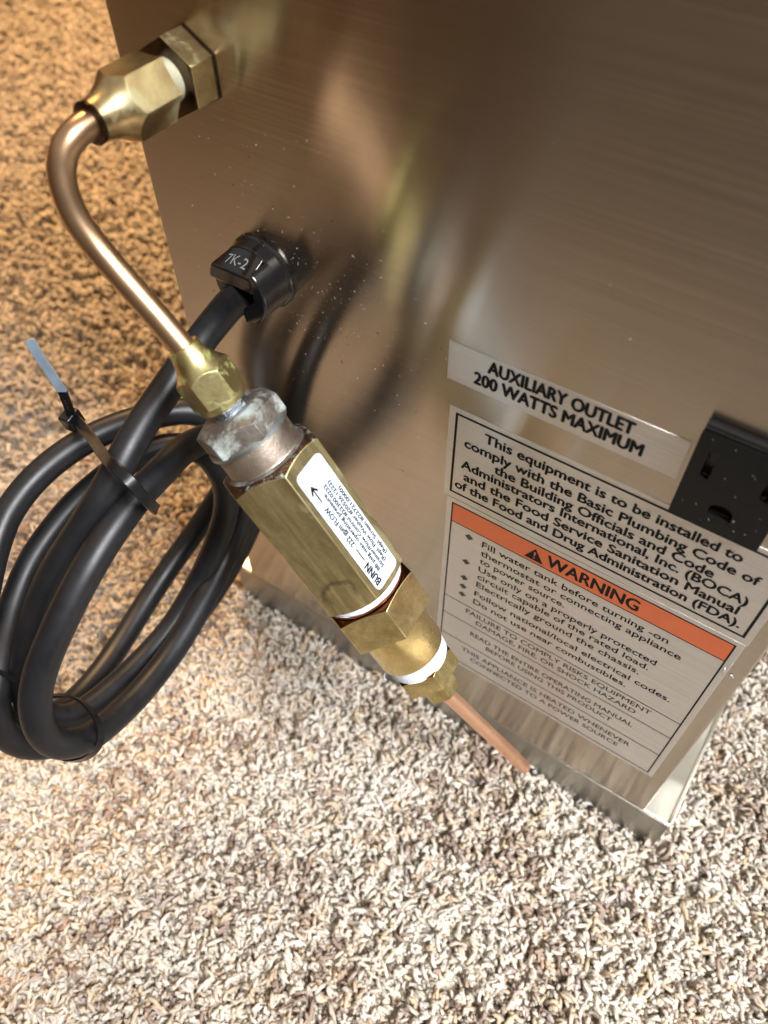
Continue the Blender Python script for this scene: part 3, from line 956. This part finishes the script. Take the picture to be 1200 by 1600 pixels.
def on_panel():
    q = rnd.random()
    if q < 0.45:
        x, z = rnd.gauss(60, 13), rnd.gauss(172, 15)
    elif q < 0.75:
        x, z = rnd.gauss(40, 16), rnd.gauss(196, 14)
    elif q < 0.85:
        x, z = rnd.gauss(99, 5), rnd.gauss(176, 5)
    else:
        x, z = rnd.uniform(6, 188), rnd.uniform(20, 255)
    x = min(max(x, 3), 192); z = min(max(z, 5), 300)
    return Vector((x, -0.02, z)), X, Z, -Y, rnd.choice((0.07, 0.09, 0.11, 0.15, 0.24))


flecks('lint_specks', 420, on_panel, machine)
flecks('scuff_marks', 70, lambda: (Vector((rnd.gauss(62, 20), -0.02, rnd.gauss(168, 26))), X, Z, -Y, rnd.uniform(0.12, 0.3)), machine, 'scuff')
flecks('dust_specks', 18, lambda: (Vector((rnd.uniform(161, 181), -2.62, rnd.uniform(165, 191))), X, Z, -Y, rnd.uniform(0.08, 0.16)), machine)
flecks('glue_residue', 9, lambda: (Vector((rnd.gauss(190.6, 0.8), -0.15, rnd.gauss(113, 2.0))), X, Z, -Y, rnd.uniform(0.3, 0.7)), machine)

# ------------------------------------------------------------------ carpet
ground_z = -37.0
mat_z = ground_z + 8.6      # top of the dense lower yarn the strands stand in
v = [(-1800, -330, mat_z), (1500, -330, mat_z), (1500, 2200, mat_z), (-1800, 2200, mat_z)]
carpet = tag(put('carpet', pymesh('carpet', v, [(0, 1, 2, 3)]), 'backing'), 'cream and brown cut pile carpet under the machine', None, None, 'structure')

# yarn tufts: a few bent, twisted strands instanced over scattered points
protos = bpy.data.collections.new('yarn_tufts')


def tuft(i):
    r = random.Random(100 + i)
    vs, fs = [], []
    strands = 3
    a0 = r.uniform(0, 2 * math.pi)
    b0_ = r.uniform(1.0, 3.4)
    for s in range(strands):
        a = a0 + r.uniform(-0.5, 0.5)
        bend = b0_ + r.uniform(-0.6, 0.6)
        o_ = Vector((0.55 * math.cos(2.1 * s + a0), 0.55 * math.sin(2.1 * s + a0), 0))
        hh = r.uniform(-0.9, 0.7)
        P = [Vector((0, 0, 2.5)) + o_ * 0.6, Vector((0.2 * math.cos(a), 0.2 * math.sin(a), 5.2)) + o_,
             Vector((bend * 0.35 * math.cos(a), bend * 0.35 * math.sin(a), 8.0)) - o_ * 0.8,
             Vector((bend * math.cos(a + 0.4), bend * math.sin(a + 0.4), 10.0 + hh)) + o_ * 0.7,
             Vector((bend * 1.5 * math.cos(a + r.uniform(0.2, 1.1)), bend * 1.5 * math.sin(a + r.uniform(0.2, 1.1)), 9.9 + hh - r.uniform(-0.4, 1.6))) + o_ * 1.3]
        P = catmull(P, 2)
        m = 5
        rad = [0.46, 0.48, 0.5, 0.52, 0.54, 0.57, 0.58, 0.54, 0.26]
        base = len(vs)
        for j, p in enumerate(P):
            q = P[min(j + 1, len(P) - 1)] - P[max(j - 1, 0)]
            q.normalize()
            sx_ = q.orthogonal().normalized()
            sy_ = q.cross(sx_)
            for k in range(m):
                an = 2 * math.pi * k / m + j * 0.5
                vs.append(p + (sx_ * math.cos(an) + sy_ * math.sin(an)) * rad[j] * r.uniform(0.9, 1.12))
        for j in range(len(P) - 1):
            for k in range(m):
                b0 = base + j * m
                fs.append((b0 + k, b0 + (k + 1) % m, b0 + (k + 1) % m + m, b0 + k + m))
        fs.append(tuple(base + (len(P) - 1) * m + k for k in range(m)))
    me = pymesh('yarn', vs, fs)
    me.materials.append(M['pile'])
    me.polygons.foreach_set('use_smooth', [True] * len(me.polygons))
    o = bpy.data.objects.new('yarn', me)
    protos.objects.link(o)


for i in range(24):
    tuft(i)

PAL = [(0.82, 0.745, 0.63), (0.88, 0.825, 0.735), (0.77, 0.67, 0.55), (0.64, 0.49, 0.36), (0.48, 0.36, 0.28), (0.64, 0.54, 0.49), (0.78, 0.64, 0.46)]


def tint(x, y, r, flat=0.0):
    n = noise.noise(Vector((x * 0.035, y * 0.035, 3.1)))
    n2 = noise.noise(Vector((x * 0.12, y * 0.12, 9.0)))
    q = r.random() + n * 0.75 + n2 * 0.75 + 0.04
    if q < 0.01: c = PAL[4]
    elif q < 0.07: c = PAL[3]
    elif q < 0.13: c = PAL[5]
    elif q < 0.30: c = PAL[2]
    elif q < 0.40: c = PAL[6]
    elif q < 0.76: c = PAL[0]
    else: c = PAL[1]
    k = r.uniform(0.93, 1.07)
    if flat:
        c = [v * (1 - flat) + w * flat for v, w in zip(c, (0.66, 0.58, 0.48))]
    return (c[0] * k, c[1] * k, c[2] * k)


pts, cols, rots, scls = [], [], [], []


def scatter(x0, x1, y0, y1, step, scale, r, skip=None):
    ny = int((y1 - y0) / step)
    nx = int((x1 - x0) / step)
    for j in range(ny):
        for i in range(nx):
            x = x0 + (i + 0.5 + r.uniform(-0.48, 0.48)) * step
            y = y0 + (j + 0.5 + r.uniform(-0.48, 0.48)) * step
            if -9 < x < 206 and 0.8 < y < DEP + 6:
                continue
            if skip and skip(x, y):
                continue
            # carpet lies flatter and in drifts here and there
            h = noise.noise(Vector((x * 0.02, y * 0.02, 0.3))) * 1.3 + noise.noise(Vector((x * 0.09, y * 0.09, 5.0))) * 1.5
            pts.append((x * MM, y * MM, (ground_z + 0.6 + h) * MM))
            lean = noise.noise(Vector((x * 0.03, y * 0.03, 7.0)))
            rots.append((r.uniform(-0.35, 0.35) + lean * 0.7, r.uniform(-0.35, 0.35) + noise.noise(Vector((x * 0.05, y * 0.05, 17.0))) * 0.6, r.uniform(0, 6.283)))
            scls.append(scale * r.choice((0.8, 0.95, 1.0, 1.1, 1.25)) * (1 + 0.12 * lean))
            cols.append(tint(x, y, r, 0.88 if step > 2.5 else 0.12))


r0 = random.Random(11)
scatter(-170, 350, -230, 110, 1.6, 1.12, r0)
scatter(-760, -170, -60, 720, 3.0, 1.5, r0)
scatter(-170, -9, 110, 560, 2.6, 1.35, r0)
scatter(206, 420, 110, 330, 3.0, 1.5, r0)
scatter(-420, 350, -330, -230, 3.0, 1.5, r0)
scatter(-420, -170, -230, -60, 3.2, 1.6, r0)
me = bpy.data.meshes.new('carpet_pile')
me.from_pydata(pts, [], [])
a = me.attributes.new('tint', 'FLOAT_COLOR', 'POINT')
a.data.foreach_set('color', [c for t in cols for c in (*t, 1.0)])
a = me.attributes.new('turn', 'FLOAT_VECTOR', 'POINT')
a.data.foreach_set('vector', [c for t in rots for c in t])
a = me.attributes.new('size', 'FLOAT', 'POINT')
a.data.foreach_set('value', scls)
pile = bpy.data.objects.new('carpet_pile', me)
col.objects.link(pile)
tag(pile, 'cream carpet pile flecked with brown and grey yarn', 'carpet pile', None, 'stuff')
ng = bpy.data.node_groups.new('scatter_yarn', 'GeometryNodeTree')
ng.interface.new_socket('Geometry', in_out='INPUT', socket_type='NodeSocketGeometry')
ng.interface.new_socket('Geometry', in_out='OUTPUT', socket_type='NodeSocketGeometry')
N = ng.nodes
gi, go = N.new('NodeGroupInput'), N.new('NodeGroupOutput')
ci = N.new('GeometryNodeCollectionInfo')
ci.inputs['Collection'].default_value = protos
ci.inputs['Separate Children'].default_value = True
ci.inputs['Reset Children'].default_value = True
iop = N.new('GeometryNodeInstanceOnPoints')
iop.inputs['Pick Instance'].default_value = True
def named(n, t):
    a_ = N.new('GeometryNodeInputNamedAttribute')
    a_.data_type = t
    a_.inputs['Name'].default_value = n
    return a_.outputs['Attribute']
L = ng.links.new
L(gi.outputs[0], iop.inputs['Points'])
L(ci.outputs[0], iop.inputs['Instance'])
L(named('size', 'FLOAT'), iop.inputs['Scale'])
e2r = N.new('FunctionNodeEulerToRotation')
L(named('turn', 'FLOAT_VECTOR'), e2r.inputs[0])
L(e2r.outputs[0], iop.inputs['Rotation'])
rv = N.new('FunctionNodeRandomValue'); rv.data_type = 'INT'
rv.inputs[4].default_value = 0; rv.inputs[5].default_value = 23
L(rv.outputs[2], iop.inputs['Instance Index'])
L(iop.outputs[0], go.inputs[0])
mod = pile.modifiers.new('yarn', 'NODES')
mod.node_group = ng
print('tufts', len(pts))
